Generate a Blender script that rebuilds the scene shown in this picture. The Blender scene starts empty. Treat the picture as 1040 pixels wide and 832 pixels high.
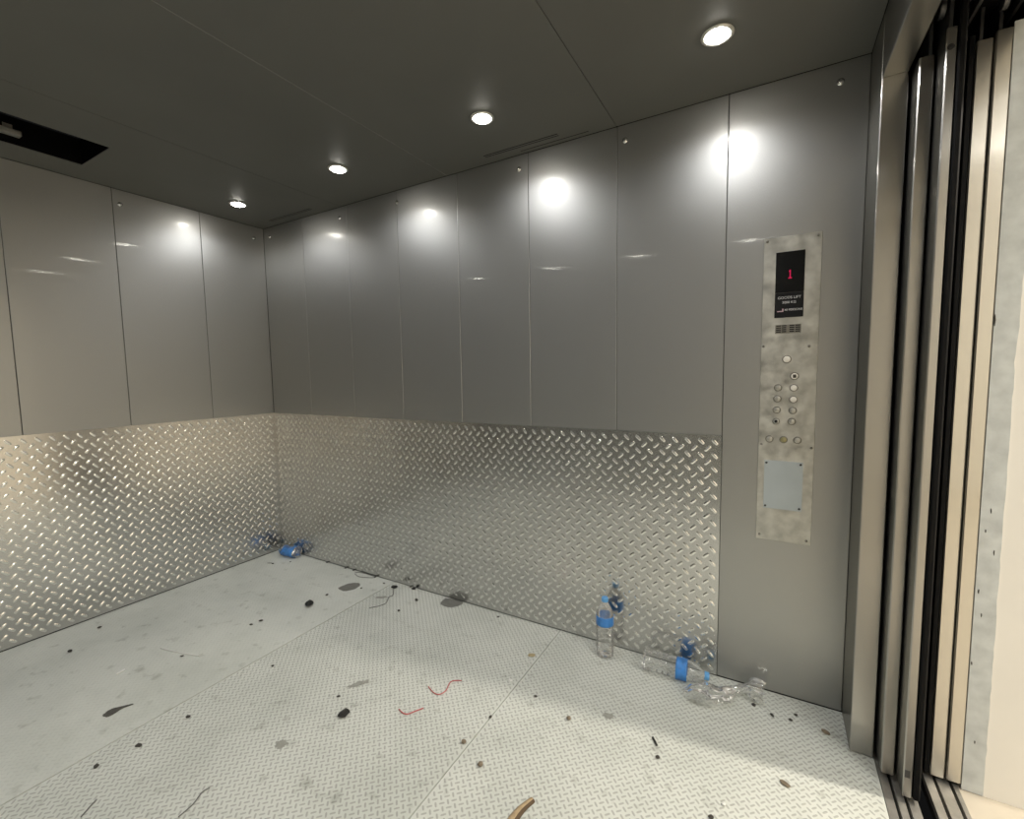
import bpy, bmesh, math, random
import numpy as np
from mathutils import Vector, Matrix, noise

random.seed(7)
sc = bpy.context.scene
COL = sc.collection
PI = math.pi

# ------------------------------------------------------------------ dimensions
L = 3.368      # car depth (x): 0 = far wall, L = door side
W = 2.53       # car width (y): 0 = long wall with the panel, -W = wall behind the viewer
H = 2.30
HP = 1.010     # top of the chequer kick plates
PT = 0.004     # kick plate thickness
LL = 2.945     # length of the long kick plate
CEIL_X = [0.0, 0.80, 1.615, 2.515, L]
FLOOR_X = [0.0, 1.135, 2.240, 3.4335]
OY0, OY1 = -0.195, -2.335    # doorway, y range
DZ = 2.118                   # doorway height

# ------------------------------------------------------------------ materials
def new_mat(name):
    m = bpy.data.materials.new(name); m.use_nodes = True
    nt = m.node_tree; nt.nodes.clear()
    out = nt.nodes.new('ShaderNodeOutputMaterial')
    return m, nt, out

def lnk(nt, a, b): nt.links.new(a, b)

def pbr(name, color, rough=0.5, metal=0.0, noise_amt=0.0, noise_scale=8.0, bump=0.0, bump_scale=60.0, spec=0.5, rough_amt=0.0):
    m, nt, out = new_mat(name)
    b = nt.nodes.new('ShaderNodeBsdfPrincipled')
    b.inputs['Base Color'].default_value = (*color, 1)
    b.inputs['Roughness'].default_value = rough
    b.inputs['Metallic'].default_value = metal
    b.inputs['Specular IOR Level'].default_value = spec
    tc = nt.nodes.new('ShaderNodeTexCoord')
    if noise_amt or rough_amt:
        n = nt.nodes.new('ShaderNodeTexNoise'); n.inputs['Scale'].default_value = noise_scale; n.inputs['Detail'].default_value = 6
        lnk(nt, tc.outputs['Object'], n.inputs['Vector'])
        if noise_amt:
            r = nt.nodes.new('ShaderNodeMapRange')
            r.inputs['From Min'].default_value = 0.3; r.inputs['From Max'].default_value = 0.7
            r.inputs['To Min'].default_value = 1 - noise_amt; r.inputs['To Max'].default_value = 1 + noise_amt
            mx = nt.nodes.new('ShaderNodeMix'); mx.data_type = 'RGBA'; mx.blend_type = 'MULTIPLY'
            mx.inputs[0].default_value = 1
            mx.inputs['A'].default_value = (*color, 1)
            lnk(nt, n.outputs['Fac'], r.inputs['Value']); lnk(nt, r.outputs['Result'], mx.inputs['B'])
            lnk(nt, mx.outputs['Result'], b.inputs['Base Color'])
        if rough_amt:
            r2 = nt.nodes.new('ShaderNodeMapRange')
            r2.inputs['From Min'].default_value = 0.3; r2.inputs['From Max'].default_value = 0.7
            r2.inputs['To Min'].default_value = rough - rough_amt; r2.inputs['To Max'].default_value = rough + rough_amt
            lnk(nt, n.outputs['Fac'], r2.inputs['Value']); lnk(nt, r2.outputs['Result'], b.inputs['Roughness'])
    if bump:
        n2 = nt.nodes.new('ShaderNodeTexNoise'); n2.inputs['Scale'].default_value = bump_scale; n2.inputs['Detail'].default_value = 3
        lnk(nt, tc.outputs['Object'], n2.inputs['Vector'])
        bp = nt.nodes.new('ShaderNodeBump'); bp.inputs['Strength'].default_value = bump; bp.inputs['Distance'].default_value = 0.002
        lnk(nt, n2.outputs['Fac'], bp.inputs['Height']); lnk(nt, bp.outputs['Normal'], b.inputs['Normal'])
    lnk(nt, b.outputs['BSDF'], out.inputs['Surface'])
    return m

def steel(name, color, rough_broad, rough_sharp, sharp, grain=0.6, wave=0.02, aniso=0.75, mid=.10):
    """Grained stainless sheet: a broad lobe plus a narrower one smeared across the vertical grain."""
    m, nt, out = new_mat(name)
    tc = nt.nodes.new('ShaderNodeTexCoord')
    n = nt.nodes.new('ShaderNodeTexNoise'); n.inputs['Scale'].default_value = 280; n.inputs['Detail'].default_value = 2
    mp = nt.nodes.new('ShaderNodeMapping'); mp.inputs['Scale'].default_value = (1, 1, .45)
    lnk(nt, tc.outputs['Object'], mp.inputs['Vector']); lnk(nt, mp.outputs['Vector'], n.inputs['Vector'])
    w = nt.nodes.new('ShaderNodeTexNoise'); w.inputs['Scale'].default_value = 2.2; w.inputs['Detail'].default_value = 1
    lnk(nt, tc.outputs['Object'], w.inputs['Vector'])
    b1 = nt.nodes.new('ShaderNodeBump'); b1.inputs['Strength'].default_value = wave; b1.inputs['Distance'].default_value = 0.05
    lnk(nt, w.outputs['Fac'], b1.inputs['Height'])
    b2 = nt.nodes.new('ShaderNodeBump'); b2.inputs['Strength'].default_value = grain; b2.inputs['Distance'].default_value = 0.0008
    lnk(nt, n.outputs['Fac'], b2.inputs['Height']); lnk(nt, b1.outputs['Normal'], b2.inputs['Normal'])
    g1 = nt.nodes.new('ShaderNodeBsdfAnisotropic'); g1.inputs['Color'].default_value = (*color, 1)
    g1.inputs['Roughness'].default_value = rough_broad
    lnk(nt, b2.outputs['Normal'], g1.inputs['Normal'])
    g2 = nt.nodes.new('ShaderNodeBsdfAnisotropic'); g2.inputs['Color'].default_value = (*[min(1, c * 1.1) for c in color], 1)
    g2.inputs['Roughness'].default_value = rough_sharp; g2.inputs['Anisotropy'].default_value = aniso
    t = nt.nodes.new('ShaderNodeCombineXYZ'); t.inputs[2].default_value = 1.0
    lnk(nt, t.outputs['Vector'], g2.inputs['Tangent']); lnk(nt, b1.outputs['Normal'], g2.inputs['Normal'])
    g3 = nt.nodes.new('ShaderNodeBsdfAnisotropic'); g3.inputs['Color'].default_value = (*color, 1)
    g3.inputs['Roughness'].default_value = rough_broad * .5; g3.inputs['Anisotropy'].default_value = .2
    lnk(nt, t.outputs['Vector'], g3.inputs['Tangent']); lnk(nt, b2.outputs['Normal'], g3.inputs['Normal'])
    m0 = nt.nodes.new('ShaderNodeMixShader'); m0.inputs['Fac'].default_value = mid
    lnk(nt, g1.outputs['BSDF'], m0.inputs[1]); lnk(nt, g3.outputs['BSDF'], m0.inputs[2])
    mx = nt.nodes.new('ShaderNodeMixShader'); mx.inputs['Fac'].default_value = sharp
    lnk(nt, m0.outputs['Shader'], mx.inputs[1]); lnk(nt, g2.outputs['BSDF'], mx.inputs[2])
    lnk(nt, mx.outputs['Shader'], out.inputs['Surface'])
    return m

def emit(name, color, strength):
    m, nt, out = new_mat(name)
    e = nt.nodes.new('ShaderNodeEmission'); e.inputs['Color'].default_value = (*color, 1); e.inputs['Strength'].default_value = strength
    lnk(nt, e.outputs['Emission'], out.inputs['Surface'])
    return m

def clear_plastic(name, tint, gloss_add=0.05, rough=0.06, milk=0.0):
    m, nt, out = new_mat(name)
    tr = nt.nodes.new('ShaderNodeBsdfTransparent'); tr.inputs['Color'].default_value = (*tint, 1)
    gl = nt.nodes.new('ShaderNodeBsdfGlossy'); gl.inputs['Roughness'].default_value = rough
    gl.inputs['Color'].default_value = (1, 1, 1, 1)
    lw = nt.nodes.new('ShaderNodeFresnel'); lw.inputs['IOR'].default_value = 1.38
    ad = nt.nodes.new('ShaderNodeMath'); ad.operation = 'ADD'; ad.inputs[1].default_value = gloss_add; ad.use_clamp = True
    lnk(nt, lw.outputs['Fac'], ad.inputs[0])
    mx = nt.nodes.new('ShaderNodeMixShader')
    lnk(nt, ad.outputs['Value'], mx.inputs['Fac']); lnk(nt, tr.outputs['BSDF'], mx.inputs[1]); lnk(nt, gl.outputs['BSDF'], mx.inputs[2])
    last = mx
    if milk:
        d = nt.nodes.new('ShaderNodeBsdfDiffuse'); d.inputs['Color'].default_value = (.8, .8, .77, 1)
        m2 = nt.nodes.new('ShaderNodeMixShader'); m2.inputs['Fac'].default_value = milk
        lnk(nt, mx.outputs['Shader'], m2.inputs[1]); lnk(nt, d.outputs['BSDF'], m2.inputs[2]); last = m2
    lnk(nt, last.outputs['Shader'], out.inputs['Surface'])
    return m

M = {}
M['steel'] = steel('stainless_panel', (.42, .42, .405), .48, .06, .035, aniso=.75)
M['steel_door'] = steel('stainless_door', (.42, .41, .385), .36, .14, .30, grain=.1)
M['steel_land'] = steel('stainless_landing_door', (.58, .56, .51), .36, .14, .30, grain=.1)
M['chequer'] = pbr('aluminium_chequer', (.56, .556, .54), .21, 1.0, noise_amt=.05, noise_scale=3, rough_amt=.03)
M['chequer_bar'] = pbr('aluminium_bar_tops', (.88, .875, .85), .13, 1.0)
M['ceil'] = pbr('dark_grey_sheet', (.185, .185, .172), .55, .55, noise_amt=.05, noise_scale=2)
M['gap'] = pbr('black_gap', (.012, .012, .012), .8)
M['black'] = pbr('shaft_shade_black', (.004, .004, .004), .8, spec=.05)  # near-black colour stands in for the darkness of shaft and hatch
M['rubber'] = pbr('black_rubber_gap_shade', (.005, .005, .005), .6, spec=.12)  # leaf edge rubber, and the strip that blackens the landing door gap
M['chrome'] = pbr('chrome', (.7, .7, .68), .22, 1.0)
M['darkmetal'] = pbr('dark_metal', (.10, .10, .10), .45, .8)
M['cop'] = pbr('scratched_steel', (.52, .515, .475), .42, .75, noise_amt=.22, noise_scale=22, rough_amt=.12)
M['cover'] = pbr('grey_blue_plate', (.45, .50, .52), .45, .25, noise_amt=.05, noise_scale=9)
M['screen'] = pbr('black_screen', (.004, .004, .004), .22, spec=.3)
M['screenlow'] = pbr('dark_label', (.009, .009, .010), .5, spec=.2)
M['red_led'] = emit('red_digit', (1.0, .03, .13), .62)
M['white_print'] = pbr('white_print', (.62, .62, .62), .6)
M['pink_print'] = pbr('pink_print', (.55, .38, .42), .6)
M['btn'] = pbr('button_steel', (.46, .45, .41), .42, .8)
M['btn_ring'] = pbr('button_ring', (.28, .27, .24), .35, .9)
M['btn_lit'] = pbr('button_cream', (.86, .82, .74), .45)
M['btn_brass'] = pbr('button_brass', (.36, .33, .18), .45, .7)
M['lens'] = emit('lamp_lens', (1.0, .96, .88), 65.0)
M['ring'] = pbr('lamp_ring', (.75, .74, .70), .35, .6)
M['cream'] = pbr('cream_paint', (.80, .775, .715), .75, noise_amt=.03, noise_scale=4, bump=.08, bump_scale=25)
M['plaster'] = pbr('grey_plaster', (.56, .585, .575), .85, noise_amt=.12, noise_scale=26, bump=.5, bump_scale=30)
M['lfloor'] = pbr('beige_floor', (.60, .54, .44), .6, noise_amt=.10, noise_scale=6)
M['sill'] = pbr('sill_metal', (.50, .48, .44), .42, .8, noise_amt=.15, noise_scale=20)
M['clear'] = clear_plastic('clear_bottle_plastic', (.985, .99, .99), .01, milk=.07)
M['film'] = clear_plastic('clear_film', (.98, .985, .975), .07, rough=.06, milk=.10)
M['blue'] = pbr('blue_label', (.05, .22, .58), .35, noise_amt=.25, noise_scale=30)
M['bluecap'] = pbr('blue_cap', (.13, .38, .72), .4)
M['blacklump'] = pbr('black_grit', (.02, .02, .018), .8)
M['darkgrit'] = pbr('dark_grit', (.055, .05, .042), .85, noise_amt=.3, noise_scale=80)
M['tan'] = pbr('tan_grit', (.20, .16, .11), .8, noise_amt=.3, noise_scale=90)
M['yellow'] = pbr('yellow_leaf', (.42, .35, .20), .8)
M['red'] = pbr('red_wire_sheath', (.50, .10, .10), .5)
M['whitep'] = pbr('white_plastic', (.80, .80, .76), .5)
M['barklight'] = pbr('bark_light', (.42, .31, .18), .8, noise_amt=.2, noise_scale=60)
M['barkdark'] = pbr('bark_dark', (.10, .065, .035), .8)
M['feather'] = pbr('dark_scrap', (.085, .082, .07), .8, noise_amt=.2, noise_scale=60)
M['stain'] = pbr('damp_stain', (.185, .185, .165), .42, noise_amt=.12, noise_scale=30)
M['smear'] = pbr('faint_smear', (.33, .33, .29), .55, noise_amt=.12, noise_scale=60)
M['hair'] = pbr('grey_wire', (.14, .14, .13), .6)
M['beam'] = pbr('shaft_beam', (.25, .24, .21), .6, noise_amt=.2, noise_scale=20)

# floor paint: light grey, dirt in soft patches; bar tops worn to a darker grey
def floor_paint(name, c):
    m, nt, out = new_mat(name)
    b = nt.nodes.new('ShaderNodeBsdfPrincipled'); b.inputs['Roughness'].default_value = .55; b.inputs['Specular IOR Level'].default_value = .35
    tc = nt.nodes.new('ShaderNodeTexCoord')
    n = nt.nodes.new('ShaderNodeTexNoise'); n.inputs['Scale'].default_value = 2.4; n.inputs['Detail'].default_value = 8; n.inputs['Roughness'].default_value = .65
    lnk(nt, tc.outputs['Object'], n.inputs['Vector'])
    cr = nt.nodes.new('ShaderNodeValToRGB')
    cr.color_ramp.elements[0].position = .32; cr.color_ramp.elements[0].color = (c[0] * .84, c[1] * .85, c[2] * .84, 1)
    cr.color_ramp.elements[1].position = .58; cr.color_ramp.elements[1].color = (*c, 1)
    lnk(nt, n.outputs['Fac'], cr.inputs['Fac']); 
    v = nt.nodes.new('ShaderNodeTexNoise'); v.inputs['Scale'].default_value = 17; v.inputs['Detail'].default_value = 5
    lnk(nt, tc.outputs['Object'], v.inputs['Vector'])
    c2 = nt.nodes.new('ShaderNodeValToRGB')
    c2.color_ramp.elements[0].position = .26; c2.color_ramp.elements[0].color = (.72, .72, .70, 1)
    c2.color_ramp.elements[1].position = .40; c2.color_ramp.elements[1].color = (1, 1, 1, 1)
    lnk(nt, v.outputs['Fac'], c2.inputs['Fac'])
    mx = nt.nodes.new('ShaderNodeMix'); mx.data_type = 'RGBA'; mx.blend_type = 'MULTIPLY'; mx.inputs[0].default_value = 1
    lnk(nt, cr.outputs['Color'], mx.inputs['A']); lnk(nt, c2.outputs['Color'], mx.inputs['B'])
    lnk(nt, mx.outputs['Result'], b.inputs['Base Color']); lnk(nt, b.outputs['BSDF'], out.inputs['Surface'])
    return m
M['floor'] = floor_paint('grey_floor_paint', (.675, .69, .635))
M['floor_bar'] = floor_paint('worn_bar_tops', (.455, .46, .42))
M['floor_bar_faint'] = floor_paint('faint_bar_tops', (.64, .655, .605))

# ------------------------------------------------------------------ object helpers
def tag(o, label=None, cat=None, group=None, kind=None):
    if label: o['label'] = label
    if cat: o['category'] = cat
    if group: o['group'] = group
    if kind: o['kind'] = kind
    return o

def empty(name, loc=(0, 0, 0), **k):
    o = bpy.data.objects.new(name, None); COL.objects.link(o); o.location = loc
    o.empty_display_size = .05
    return tag(o, **k)

def mesh_obj(name, me, mats, parent=None, **k):
    for m in (mats if isinstance(mats, (list, tuple)) else [mats]): me.materials.append(M[m])
    o = bpy.data.objects.new(name, me); COL.objects.link(o)
    if parent is not None:
        o.parent = parent
        o.matrix_parent_inverse = Matrix.Translation(-Vector(parent.location))
    return tag(o, **k)

def finish(name, bm, mats, parent=None, smooth=False, **k):
    bmesh.ops.recalc_face_normals(bm, faces=bm.faces)
    me = bpy.data.meshes.new(name); bm.to_mesh(me); bm.free()
    if smooth:
        for p in me.polygons: p.use_smooth = True
    return mesh_obj(name, me, mats, parent, **k)

def add_box(bm, lo, hi, bev=0.0, seg=1):
    t = bmesh.new()
    bmesh.ops.create_cube(t, size=1)
    lo = Vector(lo); hi = Vector(hi)
    for v in t.verts:
        v.co = Vector((lo[i] + (v.co[i] + .5) * (hi[i] - lo[i]) for i in range(3)))
    if bev: bmesh.ops.bevel(t, geom=t.edges[:], offset=bev, segments=seg, affect='EDGES', profile=.5)
    merge(bm, t)

def merge(bm, t, mat=None):
    vs = {}
    for v in t.verts: vs[v] = bm.verts.new(v.co)
    for f in t.faces:
        try:
            nf = bm.faces.new([vs[v] for v in f.verts]); nf.smooth = f.smooth
            nf.material_index = f.material_index if mat is None else mat
        except ValueError: pass
    t.free()

def box(name, lo, hi, mat, parent=None, bev=0.0, **k):
    bm = bmesh.new(); add_box(bm, lo, hi, bev)
    return finish(name, bm, mat, parent, **k)

def lathe_bm(profile, seg=28, axis_m=None, caps=True):
    """profile: (radius, height) pairs from bottom to top around local z"""
    bm = bmesh.new(); rings = []
    for r, z in profile:
        ring = [bm.verts.new((r * math.cos(2 * PI * i / seg), r * math.sin(2 * PI * i / seg), z)) for i in range(seg)]
        rings.append(ring)
    for a, b in zip(rings, rings[1:]):
        for i in range(seg):
            bm.faces.new((a[i], a[(i + 1) % seg], b[(i + 1) % seg], b[i]))
    if caps:
        if profile[0][0] > 1e-6: bm.faces.new(rings[0][::-1])
        if profile[-1][0] > 1e-6: bm.faces.new(rings[-1])
    for f in bm.faces: f.smooth = True
    if axis_m is not None: bmesh.ops.transform(bm, matrix=axis_m, verts=bm.verts)
    return bm

def tube_bm(pts, r, seg=8, taper=None, closed=False):
    bm = bmesh.new(); pts = [Vector(p) for p in pts]; rings = []
    for i, p in enumerate(pts):
        a = pts[max(0, i - 1)]; b = pts[min(len(pts) - 1, i + 1)]
        t = (b - a).normalized()
        up = Vector((0, 0, 1)) if abs(t.z) < .9 else Vector((1, 0, 0))
        s = t.cross(up).normalized(); u = s.cross(t)
        rr = r * (taper[i] if taper else 1)
        rings.append([bm.verts.new(p + rr * (math.cos(2 * PI * k / seg) * s + math.sin(2 * PI * k / seg) * u)) for k in range(seg)])
    for a, b in zip(rings, rings[1:]):
        for k in range(seg): bm.faces.new((a[k], a[(k + 1) % seg], b[(k + 1) % seg], b[k]))
    bm.faces.new(rings[0][::-1]); bm.faces.new(rings[-1])
    for f in bm.faces: f.smooth = True
    return bm

def smooth_path(pts, n=6):
    pts = [Vector(p) for p in pts]; out = []
    for i in range(len(pts) - 1):
        p0 = pts[max(0, i - 1)]; p1 = pts[i]; p2 = pts[i + 1]; p3 = pts[min(len(pts) - 1, i + 2)]
        for k in range(n):
            t = k / n
            out.append(.5 * ((2 * p1) + (p2 - p0) * t + (2 * p0 - 5 * p1 + 4 * p2 - p3) * t * t + (3 * p1 - p0 - 3 * p2 + p3) * t ** 3))
    out.append(pts[-1]); return out

# ------------------------------------------------------------------ chequer plate (real raised bars, one connected sheet)
def chequer_mesh(name, lx, ly, pitch_x, pitch_y, bar_l, bar_w, h, thick, smooth=True, jitter=0.0, slots=False):
    nx = max(1, round(lx / pitch_x)); ny = max(1, round(ly / pitch_y))
    dx, dy = lx / nx, ly / ny
    # basket weave: diamonds tile the sheet, one bar in each, neighbours turned by a right angle
    hx, hy = np.meshgrid((np.arange(nx) + .5) * dx, np.arange(ny + 1) * dy)
    vx, vy = np.meshgrid(np.arange(nx + 1) * dx, (np.arange(ny) + .5) * dy)
    px = np.concatenate([hx.ravel(), vx.ravel(), [0, lx, lx, 0]]); py = np.concatenate([hy.ravel(), vy.ravel(), [0, 0, ly, ly]])
    corners = np.stack([px, py, np.zeros(px.size)], 1); nc = len(corners)
    nh = hx.size
    Hc = lambda i, j: j * nx + i
    Vc = lambda i, j: nh + j * (nx + 1) + i
    PC = [nc - 4, nc - 3, nc - 2, nc - 1]
    i1, j1 = np.meshgrid(np.arange(nx), np.arange(ny)); i1 = i1.ravel(); j1 = j1.ravel()
    i2, j2 = np.meshgrid(np.arange(1, nx), np.arange(1, ny)); i2 = i2.ravel(); j2 = j2.ravel()
    cx = np.concatenate([(i1 + .5) * dx, i2 * dx]); cy = np.concatenate([(j1 + .5) * dy, j2 * dy]); n = cx.size
    E_ = np.concatenate([Vc(i1 + 1, j1), Hc(i2, j2)]); W_ = np.concatenate([Vc(i1, j1), Hc(i2 - 1, j2)])
    N_ = np.concatenate([Hc(i1, j1 + 1), Vc(i2, j2)]); S_ = np.concatenate([Hc(i1, j1), Vc(i2, j2 - 1)])
    first = np.concatenate([np.ones(i1.size, bool), np.zeros(i2.size, bool)])
    a = np.where(first, 3 * PI / 4, PI / 4); ca, sa = np.cos(a), np.sin(a)
    out = np.array([(1, 0), (.80, .84), (0, 1), (-.80, .84), (-1, 0), (-.80, -.84), (0, -1), (.80, -.84)])
    ol = out * np.array([bar_l, bar_w])
    il = out * np.array([bar_l - min(.0035, bar_l * .3), bar_w * .55])
    rs = np.random.RandomState(3)
    hh = h * (1 + jitter * (rs.rand(n) - .5))
    V = [corners]
    def place(pts, zf):
        x = cx[:, None] + pts[:, 0] * ca[:, None] - pts[:, 1] * sa[:, None]
        y = cy[:, None] + pts[:, 0] * sa[:, None] + pts[:, 1] * ca[:, None]
        z = np.repeat((hh * zf)[:, None], len(pts), 1)
        return np.stack([x, y, z], -1).reshape(-1, 3)
    V += [place(ol, 0), place(il, .85), place(np.array([(bar_l * .5, 0), (-bar_l * .5, 0)]), 1.0)]
    verts = np.concatenate(V)
    o0 = nc + np.arange(n) * 8; i0 = nc + n * 8 + np.arange(n) * 8; r0 = nc + n * 16 + np.arange(n) * 2; r1 = r0 + 1
    # corners beside ring vertices 1, 3, 5, 7
    C = [np.where(first, W_, N_), np.where(first, S_, W_), np.where(first, E_, S_), np.where(first, N_, E_)]
    tris = []; mats = []
    oc = [0, 0, 1, 1, 2, 2, 3, 3]
    for k in range(8):
        k2 = (k + 1) % 8
        tris.append(np.stack([o0 + k2, o0 + k, C[oc[k]]], 1)); mats.append(0)
        tris.append(np.stack([o0 + k, o0 + k2, i0 + k2], 1)); mats.append(1)
        tris.append(np.stack([o0 + k, i0 + k2, i0 + k], 1)); mats.append(1)
        tris.append(np.stack([i0 + k, i0 + k2, r0 if k in (0, 1, 6, 7) else r1], 1)); mats.append(1)
    tris.append(np.stack([i0 + 2, r1, r0], 1)); mats.append(1)
    tris.append(np.stack([i0 + 6, r0, r1], 1)); mats.append(1)
    for k, q in ((2, 0), (4, 1), (6, 2), (0, 3)):
        tris.append(np.stack([o0 + k, C[q], C[(q + 1) % 4]], 1)); mats.append(0)
    # plain half diamonds along the edges, quarter diamonds in the corners
    edge = []
    for i in range(1, nx):
        edge.append((Hc(i - 1, 0), Hc(i, 0), Vc(i, 0))); edge.append((Hc(i, ny), Hc(i - 1, ny), Vc(i, ny - 1)))
    for j in range(1, ny):
        edge.append((Vc(0, j), Vc(0, j - 1), Hc(0, j))); edge.append((Vc(nx, j - 1), Vc(nx, j), Hc(nx - 1, j)))
    edge += [(PC[0], Hc(0, 0), Vc(0, 0)), (Hc(nx - 1, 0), PC[1], Vc(nx, 0)), (Vc(nx, ny - 1), PC[2], Hc(nx - 1, ny)), (Hc(0, ny), PC[3], Vc(0, ny - 1))]
    border = ([PC[0]] + [Hc(i, 0) for i in range(nx)] + [PC[1]] + [Vc(nx, j) for j in range(ny)] + [PC[2]]
              + [Hc(i, ny) for i in range(nx - 1, -1, -1)] + [PC[3]] + [Vc(0, j) for j in range(ny - 1, -1, -1)])
    F = np.concatenate(tris); MI = np.repeat(np.array(mats), n)
    F = np.concatenate([F, np.array(edge)]); MI = np.concatenate([MI, np.zeros(len(edge), int)])
    # skirt down to the sheet's back
    low = verts[border].copy(); low[:, 2] = -thick
    b0 = len(verts); verts = np.concatenate([verts, low]); nb = len(border)
    sk = []
    for k in range(nb):
        k2 = (k + 1) % nb
        sk.append((border[k2], border[k], b0 + k)); sk.append((border[k2], b0 + k, b0 + k2))
    F = np.concatenate([F, np.array(sk)]); MI = np.concatenate([MI, np.zeros(len(sk), int)])
    me = bpy.data.meshes.new(name)
    me.vertices.add(len(verts)); me.vertices.foreach_set('co', verts.astype(np.float32).ravel())
    me.loops.add(F.size); me.loops.foreach_set('vertex_index', F.astype(np.int32).ravel())
    me.polygons.add(len(F))
    me.polygons.foreach_set('loop_start', np.arange(0, F.size, 3, dtype=np.int32))
    if slots: me.polygons.foreach_set('material_index', MI.astype(np.int32))
    sm = MI == 1; sm[-len(sk):] = False
    if not smooth: sm[:] = False
    me.polygons.foreach_set('use_smooth', sm)
    me.update(); me.validate()
    return me

# ------------------------------------------------------------------ floor
floor = box('floor', (-.05, -W - .05, -.06), (3.432, .05, -.006), 'gap', kind='structure')
for k in range(3):
    x0, x1 = FLOOR_X[k] + (.0030 if k == 1 else .0018 if k else 0), FLOOR_X[k + 1] - (.0030 if k == 0 else .0018)
    me = chequer_mesh('floor_plate', x1 - x0, W, .0256, .0256, .0088, .0031, .0009, .006, jitter=.4, slots=True)
    o = mesh_obj('floor_plate', me, ['floor', 'floor_bar' if k else 'floor_bar_faint'], floor)
    o.location = (x0, -W, 0)

def blob(name, pts, mat, z=.0012, parent=None, jag=.12, thick=.0004, **k):
    """flat irregular patch through the outline pts (x, y)"""
    bm = bmesh.new(); n = len(pts); ring = []
    pp = smooth_path([(*p, 0) for p in pts + [pts[0]]], 5)[:-1]
    c = sum((p for p in pp), Vector()) / len(pp)
    top = []; bot = []
    for i, p in enumerate(pp):
        q = c + (p - c) * (1 + jag * (random.random() - .5))
        top.append(bm.verts.new((q.x, q.y, z + thick))); bot.append(bm.verts.new((q.x, q.y, z)))
    bm.faces.new(top); bm.faces.new(bot[::-1])
    for i in range(len(pp)):
        j = (i + 1) % len(pp); bm.faces.new((bot[i], bot[j], top[j], top[i]))
    return finish(name, bm, mat, parent, **k)

blob('stain', [(.885, -.224), (.90, -.150), (.958, -.118), (.990, -.170), (.962, -.228), (.925, -.236)], 'stain', parent=floor, label='dark damp oval stain out on the floor')
blob('stain', [(1.548, -.080), (1.535, -.030), (1.570, -.006), (1.650, -.006), (1.652, -.056), (1.610, -.092)], 'stain', parent=floor, label='dark damp stain against the foot of the kick plate')
for (x, y, rx, ry, a) in ((1.204, -.184, .035, .012, .6), (1.667, -.752, .045, .014, 1.0), (1.669, -1.096, .022, .018, .2), (2.62, -.43, .02, .014, 0), (.17, -.20, .025, .008, .3)):
    pts = [(x + rx * math.cos(t) * math.cos(a) - ry * math.sin(t) * math.sin(a), y + rx * math.cos(t) * math.sin(a) + ry * math.sin(t) * math.cos(a)) for t in [i * PI / 4 for i in range(8)]]
    blob('smear', pts, 'smear', parent=floor, jag=.5)

# ------------------------------------------------------------------ walls
def panel_run(parent, axis, edges, z0, z1, plane, sgn, skip=()):
    """sheets side by side; axis 0: along x on plane y, axis 1: along y on plane x; sgn = side the room lies on"""
    for k, (a, b) in enumerate(zip(edges, edges[1:])):
        if k in skip: continue
        g = .0009
        lo, hi = [0, 0, z0], [0, 0, z1]
        lo[axis], hi[axis] = min(a, b) + g, max(a, b) - g
        o = 1 - axis
        lo[o], hi[o] = sorted((plane, plane - sgn * .004))
        box('wall_panel', lo, hi, 'steel', parent, bev=.0015)

def screw(parent, pos, normal, r=.008, mat='chrome'):
    n = Vector(normal); m = Matrix.Translation(pos) @ n.to_track_quat('Z', 'Y').to_matrix().to_4x4()
    bm = lathe_bm([(0.0, -.001), (r * 1.5, -.001), (r * 1.5, .001), (r, .0015), (r * .9, .005), (r * .5, .0065), (0, .007)], 12, m)
    return finish('screw', bm, mat, parent, smooth=True)

XE = [0, .4242, .8439, 1.2553, 1.6763, 2.0913, 2.5174, 2.9449, L]
YE = [0, -.4097, -.8407, -1.2652, -1.69, -2.11, -W]
wr = box('wall_right', (-.05, .0042, 0), (L + .01, .05, H + .02), 'gap', kind='structure')
panel_run(wr, 0, XE, .004, H - .001, 0, -1)
for x in (.07, .785, 1.258, 2.042, 2.551, 3.286): screw(wr, (x, -.0005, 2.235), (0, -1, 0))
me = chequer_mesh('kick_plate', LL, HP - .006, .0512, .0572, .0166, .0066, .0027, PT - .0005, jitter=.2, slots=True)
kp = mesh_obj('kick_plate', me, ['chequer', 'chequer_bar'], wr, label='long aluminium chequer kick plate on the right wall')
kp.matrix_world = Matrix(((1, 0, 0, 0), (0, 0, -1, -PT), (0, 1, 0, .006), (0, 0, 0, 1)))

wl = box('wall_left', (-.05, -W - .05, 0), (-.0042, .05, H + .02), 'gap', kind='structure')
panel_run(wl, 1, YE, .004, H - .001, 0, 1)
for y in (-.069, -.807, -1.65): screw(wl, (.0005, y, 2.222), (1, 0, 0))
me = chequer_mesh('kick_plate', W - .004, HP - .006, .0512, .0572, .0166, .0066, .0027, PT - .0005, jitter=.2, slots=True)
kp2 = mesh_obj('kick_plate', me, ['chequer', 'chequer_bar'], wl, label='aluminium chequer kick plate on the far left wall')
# local x -> -y (from y=-W up to 0): local x along +y, normal +x
kp2.matrix_world = Matrix(((0, 0, 1, PT), (1, 0, 0, -W), (0, 1, 0, .006), (0, 0, 0, 1)))

wb = box('wall_rear', (-.05, -W - .05, 0), (L + .01, -W - .0042, H + .02), 'gap', kind='structure')
panel_run(wb, 0, XE, .004, H - .001, -W, 1)
me = chequer_mesh('kick_plate', LL, HP - .006, .0512, .0572, .0166, .0066, .0027, PT - .0005, jitter=.2, slots=True)
kp3 = mesh_obj('kick_plate', me, ['chequer', 'chequer_bar'], wb)
kp3.matrix_world = Matrix(((-1, 0, 0, LL), (0, 0, 1, -W + PT), (0, 1, 0, .006), (0, 0, 0, 1)))

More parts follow.
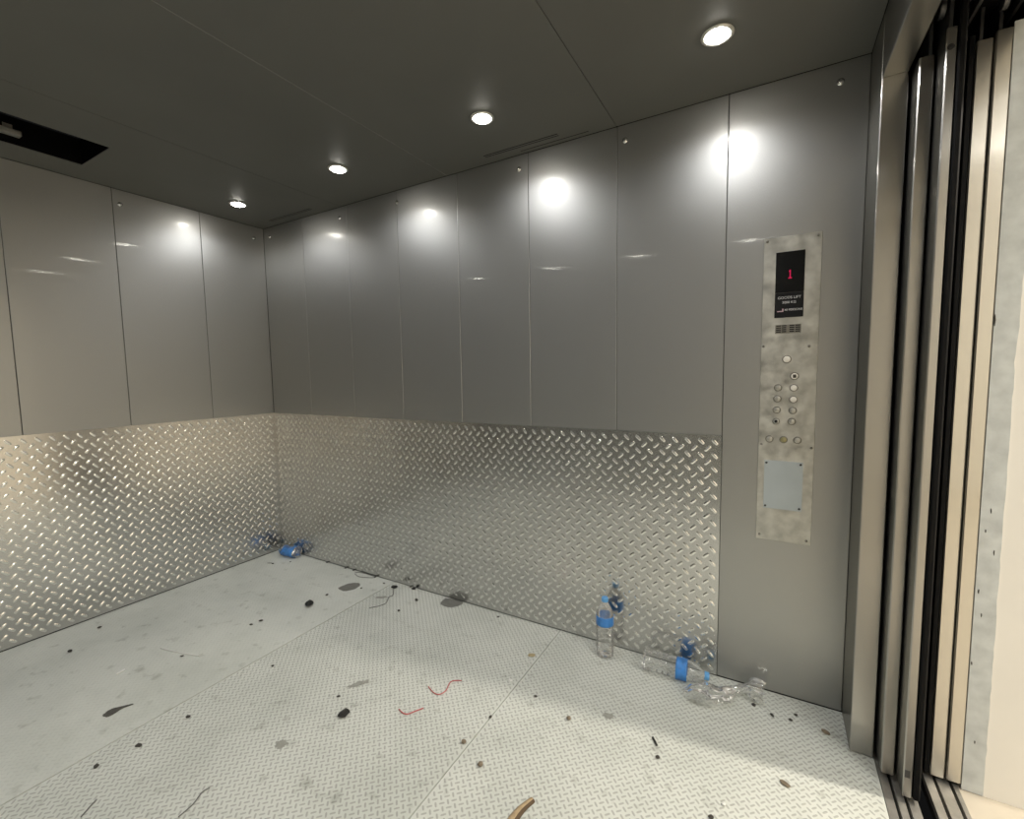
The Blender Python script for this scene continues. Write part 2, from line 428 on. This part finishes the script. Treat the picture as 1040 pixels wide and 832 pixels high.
# front side: returns, header
wf = empty('wall_front', (L, 0, 0), kind='structure')
box('return_column', (L, OY0, .002), (3.430, .045, H), 'steel_door', wf, bev=.0025)
box('return_column', (L, -W - .045, .002), (3.430, OY1, H), 'steel_door', wf, bev=.0025)
box('header', (L + .0005, OY1 + .0005, DZ), (3.4295, OY0 - .0005, H), 'steel_door', wf, bev=.002)

# ------------------------------------------------------------------ ceiling with the open hatch and slots
ce = box('ceiling', (-.05, -W - .05, H + .30), (L + .01, .05, H + .33), 'black', kind='structure')
HX0, HX1, HY0, HY1 = .203, .524, -1.02, -1.62
def cpanel(x0, x1, y0, y1):
    box('ceiling_panel', (x0 + .0009, y0, H), (x1 - .0009, y1, H + .004), 'ceil', ce, bev=.0008)
def cring(x0, x1, y0, y1, hx0, hx1, hy0, hy1):
    """a sheet with a rectangular hole"""
    bm = bmesh.new()
    o = [(x0 + .0009, y0), (x1 - .0009, y0), (x1 - .0009, y1), (x0 + .0009, y1)]; h = [(hx0, hy0), (hx1, hy0), (hx1, hy1), (hx0, hy1)]
    R = []
    for z in (H, H + .004):
        R.append(([bm.verts.new((*p, z)) for p in o], [bm.verts.new((*p, z)) for p in h]))
    for i in range(4):
        j = (i + 1) % 4
        for (a, b) in R: bm.faces.new((a[i], a[j], b[j], b[i]))
        bm.faces.new((R[0][0][i], R[0][0][j], R[1][0][j], R[1][0][i]))
        bm.faces.new((R[0][1][i], R[0][1][j], R[1][1][j], R[1][1][i]))
    return finish('ceiling_panel', bm, 'ceil', ce)
cring(CEIL_X[0], CEIL_X[1], -W, 0, HX0, HX1, HY1, HY0)
for a, b in zip(CEIL_X[1:], CEIL_X[2:]): cpanel(a, b, -W, 0)
box('ceiling_strip', (CEIL_X[1] - .003, -W, H + .0045), (CEIL_X[1] + .003, 0, H + .010), 'ring', ce)
box('ceiling_strip', (CEIL_X[2] - .004, -W, H + .0012), (CEIL_X[2] + .004, 0, H + .0100), 'ring', ce)
# upstand round the hatch and the bracket seen inside it
bm = bmesh.new()
t = .003
for lo, hi in (((HX0 - t, HY1 - t, H + .004), (HX0, HY0 + t, H + .12)), ((HX1, HY1 - t, H + .004), (HX1 + t, HY0 + t, H + .12)),
               ((HX0, HY1 - t, H + .004), (HX1, HY1, H + .12)), ((HX0, HY0, H + .004), (HX1, HY0 + t, H + .12))): add_box(bm, lo, hi)
finish('hatch_upstand', bm, 'black', ce)
bm = bmesh.new(); add_box(bm, (.205, -1.30, H + .035), (.238, -1.225, H + .058), .003); add_box(bm, (.2035, -1.275, H + .058), (.206, -1.245, H + .085), 0)
finish('bracket', bm, 'beam', ce)
# ventilation slots: a shallow pressed strip with two dark grooves
def vent(x0, x1, y, n=2):
    for k in range(n):
        yy = y - .013 * k
        box('vent_slot', (x0, yy - .0035, H - .0006), (x1, yy + .0035, H + .003), 'gap', ce)
    bm = bmesh.new(); add_box(bm, (x0 - .004, y - .0095 - .0015, H - .0022), (x1 + .004, y - .0095 + .0015 + .003, H + .001), .0005)
    if n == 2: finish('vent_lip', bm, 'ceil', ce)
    else: bm.free()
vent(1.896, 2.277, -.066)
vent(.195, .614, -.066)
box('vent_slot', (2.07, -.031, H - .0006), (2.40, -.027, H + .003), 'gap', ce)

# ------------------------------------------------------------------ downlights
LAMP_X = (.325, 1.207, 2.068, 2.937)
names_x = ['in the far corner', 'second from the far corner', 'third from the far corner', 'closest to the door']
for row, y in enumerate((-.352, -W + .352)):
    for k, x in enumerate(LAMP_X):
        lb = ('small round recessed downlight %s, glowing white along the right wall' if row == 0 else 'small round recessed downlight %s, along the wall behind the viewer') % names_x[k]
        if row == 0: lb = ['glowing round downlight in the ceiling, farthest, over the corner with the crushed bottle',
                           'glowing round downlight in the ceiling, second from the far corner',
                           'glowing round downlight in the ceiling beside the double vent slot',
                           'glowing round downlight in the ceiling, largest and nearest the control panel'][k]
        d = empty('downlight', (x, y, H), label=lb, cat='ceiling light', group='downlights by the right wall' if row == 0 else 'downlights by the rear wall')
        ring = lathe_bm([(.036, -.0002), (.048, -.0002), (.0485, -.002), (.044, -.0045), (.038, -.005), (.036, -.004), (.036, -.0002)], 32, Matrix.Translation((x, y, H)), caps=False)
        finish('trim_ring', ring, 'ring', d, smooth=True)
        lens = lathe_bm([(0, -.0120), (.016, -.0115), (.028, -.0090), (.034, -.0050), (.036, -.0003), (0, -.0002)], 28, Matrix.Translation((x, y, H)), caps=False)
        finish('lens', lens, 'lens', d, smooth=True)
        li = bpy.data.lights.new('downlight_beam', 'SPOT'); li.energy = 13.2; li.color = (.97, .98, 1.0)
        li.spot_size = math.radians(157); li.spot_blend = .64; li.shadow_soft_size = .022
        lo = bpy.data.objects.new('downlight_beam', li); COL.objects.link(lo); lo.location = (x, y, H - .014)

# ------------------------------------------------------------------ control panel on the right wall
cp = empty('elevator_control_panel', (3.160, 0, .615), label='scratched steel lift control panel with black display, buttons and a blank grey plate', cat='control panel')
CY = -.0035
box('faceplate', (3.073, CY, .614), (3.252, -.0003, 1.750), 'cop', cp, bev=.001)
for x, z in ((3.084, 1.738), (3.240, 1.738), (3.080, 1.355), (3.225, 1.350), (3.083, .985), (3.243, .980), (3.085, .632), (3.238, .630)):
    screw(cp, (x, CY, z), (0, -1, 0), .0030, 'btn_ring')
ds = box('display', (3.113, CY - .0022, 1.548), (3.203, CY + .001, 1.694), 'screen', cp, bev=.0006, label='black display window showing a red 1')
dl = box('display_label', (3.113, CY - .0020, 1.458), (3.203, CY + .001, 1.5475), 'screenlow', cp, bev=.0006, label='dark rating label with white print')

def text(body, name, size, pos, mat, parent, align='CENTER', shear=0.0):
    cu = bpy.data.curves.new(name, 'FONT'); cu.body = body; cu.size = size; cu.align_x = align; cu.align_y = 'CENTER'
    cu.extrude = .0002; cu.shear = shear
    tmp = bpy.data.objects.new(name, cu); COL.objects.link(tmp)
    bpy.context.view_layer.update()
    me = bpy.data.meshes.new_from_object(tmp.evaluated_get(bpy.context.evaluated_depsgraph_get()))
    bpy.data.objects.remove(tmp)
    me.transform(Matrix.Translation(pos) @ Matrix.Rotation(PI / 2, 4, 'X'))
    me.materials.clear()
    return mesh_obj(name, me, mat, parent)
# red seven-segment style "1" with a foot
bm = bmesh.new(); yy = CY - .0027
for lo, hi in (((3.1570, yy, 1.600), (3.1602, yy + .0004, 1.628)), ((3.1530, yy, 1.597), (3.1642, yy + .0004, 1.601)), ((3.1543, yy, 1.621), (3.1575, yy + .0004, 1.625))): add_box(bm, lo, hi)
finish('digit', bm, 'red_led', ds)
yy = CY - .0022
text('GOODS LIFT', 'print', .0128, (3.158, yy, 1.529), 'white_print', dl)
text('3000 KG', 'print', .0120, (3.158, yy, 1.512), 'white_print', dl)
text('40 PERSONS', 'print', .0105, (3.172, yy, 1.485), 'white_print', dl)
bm = bmesh.new(); add_box(bm, (3.121, yy, 1.479), (3.141, yy + .0003, 1.4825)); add_box(bm, (3.137, yy, 1.4825), (3.141, yy + .0003, 1.490))
finish('pictogram', bm, 'pink_print', dl)
# loudspeaker grille: two blocks of slots
gr = box('speaker_grille', (3.117, CY - .0010, 1.400), (3.198, CY + .0005, 1.432), 'btn_ring', cp, bev=.0003)
for k in range(4):
    for (a, b) in ((3.120, 3.136), (3.138, 3.152), (3.162, 3.177), (3.180, 3.195)):
        box('grille_slot', (a, CY - .0013, 1.4045 + k * .0072), (b, CY - .0005, 1.4085 + k * .0072), 'gap', gr)

def button(x, z, face, r=.0135, glyph=None, gm='gap', label=None):
    m = Matrix.Translation((x, CY, z)) @ Matrix.Rotation(PI / 2, 4, 'X')
    b = finish('button', lathe_bm([(r, -.0005), (r, .002), (r * .86, .003), (r * .78, .0022), (r * .78, -.0005)], 24, m, caps=False), 'btn_ring', cp, smooth=True, label=label)
    finish('button_face', lathe_bm([(0, .0001), (r * .77, .0001), (r * .77, .0032), (r * .66, .0042), (0, .0044)], 24, m, caps=False), face, b, smooth=True)
    if glyph:
        bx = box('button_mark', (x - r * .36, CY - .0050, z - r * .42), (x + r * .36, CY - .0043, z + r * .42), 'gap', b)
        if glyph != '1': text(glyph, 'button_mark', r * .62, (x, CY - .0051, z), 'btn_ring', b)
    return b
button(3.157, 1.305, 'btn_lit', .0150, None, label='cream push button above the rows')
button(3.183, 1.243, 'btn_lit', .0140, '8', label='pale button marked with a dark numeral')
button(3.182, 1.200, 'btn_lit', .0135)
button(3.182, 1.157, 'btn_lit', .0135)
button(3.181, 1.116, 'btn'); button(3.179, 1.075, 'btn')
button(3.132, 1.200, 'btn'); button(3.131, 1.159, 'btn'); button(3.130, 1.117, 'btn')
button(3.129, 1.074, 'btn', .0125, '1', label='button with a dark centre mark')
button(3.109, 1.006, 'btn'); button(3.155, 1.006, 'btn_brass', label='brass-coloured key switch'); button(3.199, 1.006, 'btn')
cv = box('cover_plate', (3.095, CY - .0016, .739), (3.220, CY + .0005, .924), 'cover', cp, bev=.0006, label='blank grey-blue cover plate')
for x, z in ((3.102, .915), (3.212, .915), (3.102, .748), (3.212, .748)): screw(cv, (x, CY - .0012, z), (0, -1, 0), .0026, 'darkmetal')

# ------------------------------------------------------------------ doors, sills, header gear
DZT = 2.135
d1 = empty('door_1', (3.48, -.2, 0), kind='structure', label='car door leaves slid open')
box('door_leaf', (3.4380, -.262, .012), (3.4705, .75, DZT - .02), 'steel_door', d1, bev=.003)
lf = box('door_leaf', (3.4755, -.332, .012), (3.4985, .75, DZT), 'steel_door', d1, bev=.003)
box('rubber_and_gap_shade', (3.4990, -.338, .014), (3.5150, .75, DZT + .06), 'rubber', d1, bev=.004)
m = Matrix.Translation((3.485, -.3322, 2.085)) @ Matrix.Rotation(PI / 2, 4, 'X')
finish('bolt_hole', lathe_bm([(.0072, -.0005), (.0072, .0006), (0, .0006)], 16, m, caps=False), 'gap', lf)
box('guide_shoe', (3.4785, -.3335, .075), (3.491, -.3315, .098), 'darkmetal', lf, bev=.0005)
for k, x in enumerate((3.4605, 3.4855)): box('hanger', (x - .004, -.262 - .06 * k, DZT + (.0 if k else -.02)), (x + .004, .4, DZT + .11), 'darkmetal', d1, bev=.001)
d2 = empty('door_2', (3.59, -.2, 0), kind='structure', label='landing door leaves slid open')
box('door_leaf', (3.5665, -.202, .012), (3.6005, .75, DZT + .012), 'steel_land', d2, bev=.003)
box('door_leaf', (3.6045, -.202, .012), (3.6385, .75, DZT + .025), 'steel_land', d2, bev=.003)
box('rubber_and_gap_shade', (3.5530, -.199, .014), (3.5660, .75, DZT + .03), 'rubber', d2, bev=.002)  # added near-black strip, stands in for the shade in the door gap
for k, x in enumerate((3.579, 3.616)): box('hanger', (x - .004, -.19, DZT + .01), (x + .004, .4, DZT + .11), 'darkmetal', d2, bev=.001)

# far side leaves of the doors stay as a closed jamb
box('door_leaf', (3.4465, -W - .4, .012), (3.4945, OY1 - .06, DZT), 'steel_door', d1, bev=.003)
box('door_leaf', (3.5625, -W - .4, .012), (3.6335, OY1, DZT), 'steel_door', d2, bev=.003)

op = empty('trim_3', (3.5, -1.2, 2.2), kind='structure')
box('door_operator', (3.4305, -W - .3, 2.235), (3.675, .9, 2.62), 'black', op)  # blackened box fills the dark void above the doors
box('header_plate', (3.670, -W - .3, 2.175), (3.675, .9, 2.235), 'black', op)
for k, x in enumerate((3.452, 3.520, 3.548, 3.640)):
    box('track', (x, -W - .2, 2.205), (x + .008, .8, 2.236), 'darkmetal', op, bev=.0005)
for (x, y) in ((3.47, -.30), (3.60, -.26), (3.628, -.42), (3.49, -.42)):
    mm = Matrix.Translation((x, y, 2.20)) @ Matrix.Rotation(PI / 2, 4, 'Y')
    finish('roller', lathe_bm([(0, -.006), (.022, -.006), (.024, -.003), (.020, 0), (.024, .003), (.022, .006), (0, .006)], 20, mm, caps=False), 'darkmetal', op, smooth=True)

def sill(name, x0, x1, grooves):
    s = empty(name, (x0, -1.2, 0), kind='structure')
    xs = [x0]
    for g in grooves: xs += [g - .004, g + .004]
    xs.append(x1)
    for a, b in zip(xs[::2], xs[1::2]): box('sill_rib', (a, OY1 - .1, -.02), (b, .0, 0), 'sill', s, bev=.0008)
    box('sill_base', (x0, OY1 - .1, -.045), (x1, .0, -.020), 'gap', s)
    return s
sill('trim_1', 3.4335, 3.515, (3.4600, 3.4870))
sill('trim_2', 3.553, 3.633, (3.5795, 3.617))

# pocket side and shaft darkness behind the returns
box('trim_4', (3.431, .80, -.045), (3.68, .84, 2.7), 'black', kind='structure')
box('trim_5', (3.431, -W - .44, -.045), (3.68, -W - .40, 2.7), 'black', kind='structure')
box('trim_6', (3.515, OY1 - .6, -.5), (3.553, .8, -.40), 'black', kind='structure')

# ------------------------------------------------------------------ landing
box('floor_landing', (3.633, -4.6, -.08), (7.2, 2.2, -.002), 'lfloor', kind='structure')
sw = empty('wall_landing', (3.7, 0, 0), kind='structure')
box('reveal', (3.684, -.2005, -.002), (3.98, 2.2, 2.8), 'cream', sw)
box('reveal', (3.634, -4.6, -.002), (3.98, OY1, 2.8), 'cream', sw)
box('lintel', (3.681, OY1, 2.24), (3.98, -.2005, 2.8), 'cream', sw)
# rough plaster strip round the landing door frame
bm = bmesh.new()
N = 90; z0, z1 = 0.0, 2.17
prev = None
rows = []
for k in range(N + 1):
    z = z0 + (z1 - z0) * k / N
    e = .686 - .0 + .004 * noise.noise((0, 0, z * 9)) + .0025 * noise.noise((3, 0, z * 31))
    e += .012 * max(0, (z - 1.3)) 
    rows.append((bm.verts.new((3.6390, -.2015, z)), bm.verts.new((3.0 + e, -.2028, z)), bm.verts.new((3.0 + e, -.196, z)), bm.verts.new((3.6390, -.196, z))))
for a, b in zip(rows, rows[1:]):
    for i in range(4): bm.faces.new((a[i], a[(i + 1) % 4], b[(i + 1) % 4], b[i]))
bm.faces.new(rows[0][::-1]); bm.faces.new(rows[-1])
pl = finish('plaster_strip', bm, 'plaster', sw)
# chips and marks in the plaster
for (x, z, rx, rz) in ((3.640, 1.395, .0028, .024), (3.660, .86, .002, .010), (3.652, .80, .0018, .008), (3.672, .74, .002, .012), (3.646, .62, .002, .010), (3.655, .55, .0016, .009), (3.642, .40, .002, .008), (3.660, .16, .002, .008)):
    mm = Matrix.Translation((x, -.2024, z)) @ Matrix.Diagonal((rx * .7, .0010, rz * .7, 1))
    bm = bmesh.new(); bmesh.ops.create_icosphere(bm, subdivisions=2, radius=1, matrix=mm)
    for v in bm.verts: v.co += .0012 * Vector((noise.noise(v.co * 90), 0, noise.noise(v.co * 70 + Vector((5, 5, 5)))))
    finish('plaster_chip', bm, 'darkgrit', pl)
box('wall_landing_far', (7.15, -4.6, 0), (7.25, 2.2, 2.8), 'cream', kind='structure')
box('wall_landing_left', (3.7, 2.15, 0), (7.2, 2.25, 2.8), 'cream', kind='structure')
box('wall_landing_right', (3.7, -4.65, 0), (7.2, -4.55, 2.8), 'cream', kind='structure')
box('ceiling_landing', (3.68, -4.6, 2.8), (7.2, 2.2, 2.9), 'cream', kind='structure')

def area(name, loc, sx, sy, power, color, rot=(0, 0, 0)):
    li = bpy.data.lights.new(name, 'AREA'); li.shape = 'RECTANGLE'; li.size = sx; li.size_y = sy; li.energy = power; li.color = color
    o = bpy.data.objects.new(name, li); COL.objects.link(o); o.location = loc; o.rotation_euler = rot
    return o
area('landing_lamp_and_fill', (4.75, -.185, 2.76), .11, .11, 72, (1.0, .92, .80))
area('landing_lamp_and_fill', (5.3, -2.2, 2.76), 1.2, 1.2, 72, (1.0, .99, .96))  # added broad fill that brightens the reveal, no fixture of its own

# ------------------------------------------------------------------ bottles
def bottle_profile(R, Hh):
    pr = [(0, .006), (.30, .003), (.62, .001), (.85, .004), (.97, .02)]
    for k in range(4):
        z = .06 + k * .085
        pr += [(1, z), (1, z + .045), (.93, z + .060), (.93, z + .066)]
    pr += [(1, .41), (.985, .44), (.985, .63), (1, .66), (.97, .70), (.84, .76), (.62, .82), (.42, .87), (.33, .895), (.33, .915)]
    return [(r * R, z * Hh) for r, z in pr]

def bottle(name, R, Hh, m, label, dent=0.0, crush=None, lab=(.47, .62), seed=0):
    def shape(bm):
        for v in bm.verts:
            if crush: v.co = crush(v.co)
            if dent: v.co += dent * Vector((noise.noise(v.co * 28 + Vector((seed, 0, 0))), noise.noise(v.co * 28 + Vector((0, seed, 9))), .5 * noise.noise(v.co * 22)))
        bmesh.ops.transform(bm, matrix=m, verts=bm.verts)
        return bm
    t = empty(name, m.translation, label=label, cat='bottle')
    finish('bottle_body', shape(lathe_bm(bottle_profile(R, Hh), 32, caps=False)), 'clear', t, smooth=True)
    n = 7; z0, z1 = lab
    pr = [(R * 1.004, Hh * z0)] + [(R * 1.010, Hh * (z0 + (z1 - z0) * k / n)) for k in range(n + 1)] + [(R * 1.004, Hh * z1)]
    finish('bottle_label', shape(lathe_bm(pr, 32, caps=False)), 'blue', t, smooth=True)
    c0 = .905
    pr = [(.34, c0), (.40, c0), (.40, c0 + .012), (.37, c0 + .014), (.38, c0 + .018), (.38, c0 + .055), (.33, c0 + .066), (0, c0 + .068)]
    finish('bottle_cap', shape(lathe_bm([(r * R, z * Hh) for r, z in pr], 24, caps=False)), 'bluecap', t, smooth=True)
    return t

bottle('water_bottle', .0385, .276, Matrix.Translation((2.492, -.082, .001)), 'clear plastic water bottle with blue label standing upright by the kick plate', lab=(.53, .68))
a = Vector((2.665, -.092, .043)); b = Vector((2.912, -.076, .036)); dv = (b - a).normalized()
m = Matrix.Translation(a) @ dv.to_track_quat('Z', 'Y').to_matrix().to_4x4()
bottle('water_bottle', .0420, .268, m, 'clear ribbed water bottle with blue label lying on its side', lab=(.50, .66), dent=.003, seed=4)
a = Vector((.262, -.050, .040)); b = Vector((.078, -.066, .024)); dv = (b - a).normalized()
m = Matrix.Translation(a) @ dv.to_track_quat('Z', 'Y').to_matrix().to_4x4()
bottle('water_bottle', .043, .195, m, 'crushed water bottle with wide crumpled blue label in the far corner', lab=(.10, .62), dent=.012, seed=11,
       crush=lambda c: Vector((c.x * .95, c.y * (.80 + .15 * math.sin(c.z * 60)), c.z)))

# clear film bag twisted in the middle
def film(path, radii, label):
    bm = bmesh.new(); path = [Vector(p) + Vector((0, -.016, 0)) * max(0, min(1, (3.05 - p[0]) / .05)) for p in path]; n = len(path); S = 40; rings = []
    pts = smooth_path(path, 8); rr = []
    for i in range(n - 1):
        for k in range(8):
            t = k / 8; rr.append([radii[i][q] * (1 - t) + radii[i + 1][q] * t for q in (0, 1)])
    rr.append(list(radii[-1]))
    for i, p in enumerate(pts):
        d = (pts[min(i + 1, len(pts) - 1)] - pts[max(i - 1, 0)]).normalized()
        s = d.cross(Vector((0, 0, 1))).normalized(); u = s.cross(d)
        ring = []
        for k in range(S):
            th = 2 * PI * k / S
            f = 1 + .10 * math.sin(5 * th + i * .35) + .08 * math.sin(9 * th - i * .2)
            q = p + f * (rr[i][0] * math.cos(th) * s + rr[i][1] * math.sin(th) * u)
            q += .010 * Vector((noise.noise(q * 35), noise.noise(q * 35 + Vector((7, 0, 0))), noise.noise(q * 35 + Vector((0, 7, 0)))))
            q.z = max(q.z, .0013 + .0003 * math.sin(th)); q.y = min(q.y, -.007)
            ring.append(bm.verts.new(q))
        rings.append(ring)
    for a, b in zip(rings, rings[1:]):
        for k in range(S): bm.faces.new((a[k], a[(k + 1) % S], b[(k + 1) % S], b[k]))
    o = finish('plastic_bag', bm, 'film', smooth=True)
    return tag(o, label, 'plastic bag')
film([(2.845, -.180, .012), (2.875, -.168, .022), (2.925, -.150, .024), (2.975, -.120, .022), (3.020, -.075, .018), (3.050, -.062, .020), (3.082, -.060, .032), (3.118, -.058, .030)],
     [(.012, .006), (.038, .018), (.052, .022), (.040, .018), (.016, .012), (.014, .012), (.048, .028), (.064, .028)],
     'crumpled clear plastic bag twisted in the middle beside the lying bottle')

# ------------------------------------------------------------------ litter on the floor
def lump(name, x, y, r, mat, flat=.5, stretch=1.0, ang=0.0, rough=.45, label=None, cat='debris', group=None):
    bm = bmesh.new(); bmesh.ops.create_icosphere(bm, subdivisions=2, radius=1)
    sd = Vector((random.random() * 50, random.random() * 50, 0))
    for v in bm.verts:
        v.co *= 1 + rough * noise.noise(v.co * 1.6 + sd)
        v.co = Vector((v.co.x * r * stretch, v.co.y * r, v.co.z * r * flat))
    zmin = min(v.co.z for v in bm.verts)
    bmesh.ops.transform(bm, matrix=Matrix.Translation((x, y, .0009 - zmin)) @ Matrix.Rotation(ang, 4, 'Z'), verts=bm.verts)
    o = finish(name, bm, mat, None)
    return tag(o, label, cat, group)

chips = [((.914, -.438), .022, 1.3, 'black rubber chip lying alone below the oval stain'),
         ((1.752, -.902), .017, 1.35, 'black chip lying left of the red wires'),
         ((1.188, -.062), .014, 1.4, 'dark chip at the end of the thin grey wire by the kick plate'),
         ((1.304, -.022), .011, 1.0, 'black chip against the kick plate between the two stains')]
for (p, r, s, lb) in chips: lump('rubber_chip', *p, r, 'blacklump', .5, s, random.random() * 3, label=lb)
crumbs = [(.701, -.014), (.777, -.012), (.978, -.016), (1.092, -.052), (1.269, -.012), (1.407, -.114), (1.402, -.248), (.906, -.316), (1.018, -.162), (.516, -.012), (.154, -1.1), (.288, -1.251), (.803, -1.014), (.832, -.663), (.823, -.709), (1.239, -.856), (1.238, -1.342), (1.215, -1.449), (1.243, -1.191), (1.653, -.844), (2.339, -.47), (2.24, -.645), (2.818, -.528), (3.085, -.115), (3.145, -.14), (3.203, -.135), (3.22, -.099), (2.994, -.66), (1.905, -.045), (.201, -.199), (.28, -.122)]
big = {(1.238, -1.342): .010, (1.215, -1.449): .010, (1.243, -1.191): .010, (.288, -1.251): .011, (.154, -1.1): .011, (1.402, -.248): .010, (1.407, -.114): .011, (.803, -1.014): .007}
for p in crumbs:
    lump('grit_crumb', *p, .72 * big.get(p, .0070 + .003 * random.random()), 'darkgrit', .45, 1 + .8 * random.random(), random.random() * 3,
         label='tiny dark grit crumb lying loose on the grey chequer floor', group='grit crumbs on the floor')
lump('nut_shell', 2.222, -.787, .0085, 'tan', .7, 1, 0, .2, 'small brown nut shell beside the floor seam, upper one')
lump('nut_shell', 2.323, -.835, .0090, 'tan', .7, 1, 0, .2, 'small brown nut shell nearest the viewer, right of the floor seam')
lump('nut_shell', 2.498, -.515, .0085, 'tan', .7, 1, 0, .2, 'small brown nut shell below the upright bottle')
lump('wood_chip', 3.307, -.142, .010, 'tan', .4, 1.5, -.5, .25, 'tan wood chip near the foot of the return column')
lump('wood_chip', 3.179, -.439, .009, 'tan', .4, 1.7, -.5, .25, 'brown wood chip in the lit part of the floor')
lump('leaf_scrap', 2.206, -.246, .013, 'yellow', .15, 1.3, .4, .4, 'small yellowish leaf scrap on the floor seam near the kick plate')
lump('glass_crumb', 2.207, -.438, .008, 'whitep', .4, 1.2, .2, .4, 'pale crumb lying on the middle floor seam')
lump('plastic_crumb', 3.022, -.601, .006, 'whitep', .6, 1.0, 0, .3, 'bright white crumb on the lit floor')
finish_sliver = finish('wood_sliver', tube_bm([(2.786, -.454, .004), (2.796, -.468, .0045), (2.806, -.482, .004)], .0035, 6), 'blacklump'); tag(finish_sliver, 'thin dark sliver on the floor right of the seam', 'debris')
def strand(name, pts, r, mat, label, cat='wire', z=.003):
    o = finish(name, tube_bm(smooth_path([(*p, z) for p in pts], 6), r, 7), mat)
    return tag(o, label, cat)
strand('wire_offcut', [(1.93, -.629), (1.97, -.646), (1.998, -.644), (2.008, -.613), (1.994, -.561), (2.029, -.535)], .0019, 'red', 'thin red wire offcut bent like a tick, farther from the viewer')
strand('wire_offcut', [(1.913, -.78), (1.94, -.787), (1.96, -.782), (1.976, -.757), (1.992, -.731)], .0021, 'red', 'short curved red wire offcut, nearer to the viewer')
strand('wire_offcut', [(.815, -.034), (.843, -.014), (.912, -.010), (.970, -.014), (.966, -.034), (.888, -.060), (.827, -.044)], .0018, 'hair', 'thin grey looped wire by the foot of the kick plate')
strand('wire_offcut', [(1.191, -.07), (1.247, -.135), (1.244, -.163), (1.278, -.219), (1.268, -.261), (1.236, -.302)], .0018, 'hair', 'thin grey wavy wire right of the oval stain')
strand('thread', [(.643, -1.033), (.748, -1.01), (.875, -.975)], .0024, 'whitep', 'thin white thread on the left part of the floor', 'thread')
strand('paper_scrap', [(.695, -1.218), (.692, -1.20), (.689, -1.185)], .004, 'whitep', 'tiny white paper scrap near the dark flat scrap', 'debris', .0045)
strand('twig', [(1.651, -1.403), (1.645, -1.362), (1.627, -1.329), (1.63, -1.308)], .0018, 'hair', 'thin dark bent twig at the front of the floor, right one', 'twig')
strand('twig', [(1.4, -1.542), (1.384, -1.52), (1.369, -1.497)], .0018, 'hair', 'thin dark twig at the front left of the floor', 'twig')
blob('rubbish_scrap', [(.945, -1.345), (.934, -1.318), (.952, -1.290), (.975, -1.262), (.966, -1.292), (.972, -1.318), (.968, -1.340)], 'feather', thick=.003, jag=.1, label='dark flat pointed scrap on the left part of the floor', cat='debris')
# curled bark strip at the very front
bm = bmesh.new(); rows = []
P = smooth_path([(2.504, -.955, 0), (2.506, -.925, 0), (2.512, -.895, 0), (2.526, -.858, 0)], 6)
for i, p in enumerate(P):
    w = .016 * (1 - .45 * i / (len(P) - 1)); row = []
    for k in range(9):
        th = PI * k / 8
        row.append(bm.verts.new((p.x - w * math.cos(th), p.y + .3 * w * math.cos(th), .0012 + .010 * math.sin(th) * (1 - .3 * i / len(P)))))
    rows.append(row)
for a, b in zip(rows, rows[1:]):
    for k in range(8):
        f = bm.faces.new((a[k], a[k + 1], b[k + 1], b[k])); f.material_index = 1 if k >= 5 else 0
bk = finish('bark_strip', bm, ['barklight', 'barkdark'], smooth=True)
so = bk.modifiers.new('bark', 'SOLIDIFY'); so.thickness = .0015
tag(bk, 'curled light brown bark strip at the front edge of the floor', 'bark')

# ------------------------------------------------------------------ camera, world, view
cam = np.array((3.1093, -1.9596, 1.2726)); yaw, pitch, roll, F = 2.0925, -.0817, -.0161, 458.24
cy, sy, cpp, sp = math.cos(yaw), math.sin(yaw), math.cos(pitch), math.sin(pitch)
f = np.array([cy * cpp, sy * cpp, sp]); r = np.array([sy, -cy, 0]); u = np.cross(r, f)
c, s = math.cos(roll), math.sin(roll)
r2, u2 = c * r + s * u, -s * r + c * u
cd = bpy.data.cameras.new('camera'); cd.sensor_fit = 'HORIZONTAL'; cd.sensor_width = 36.0; cd.lens = F * 36.0 / 1040; cd.clip_start = .02
co = bpy.data.objects.new('camera', cd); COL.objects.link(co)
co.matrix_world = Matrix(((r2[0], u2[0], -f[0], cam[0]), (r2[1], u2[1], -f[1], cam[1]), (r2[2], u2[2], -f[2], cam[2]), (0, 0, 0, 1)))
sc.camera = co

w = bpy.data.worlds.new('world'); sc.world = w; w.use_nodes = True
w.node_tree.nodes['Background'].inputs['Color'].default_value = (.02, .02, .02, 1)
w.node_tree.nodes['Background'].inputs['Strength'].default_value = .3
sc.view_settings.view_transform = 'Standard'; sc.view_settings.look = 'None'
sc.view_settings.exposure = 0.0; sc.view_settings.gamma = 1.0; sc.view_settings.use_curve_mapping = False
cyc = sc.cycles
cyc.use_denoising = True
cyc.max_bounces = 14; cyc.glossy_bounces = 10; cyc.diffuse_bounces = 6; cyc.transparent_max_bounces = 24
cyc.sample_clamp_indirect = 6.0
cyc.caustics_reflective = True
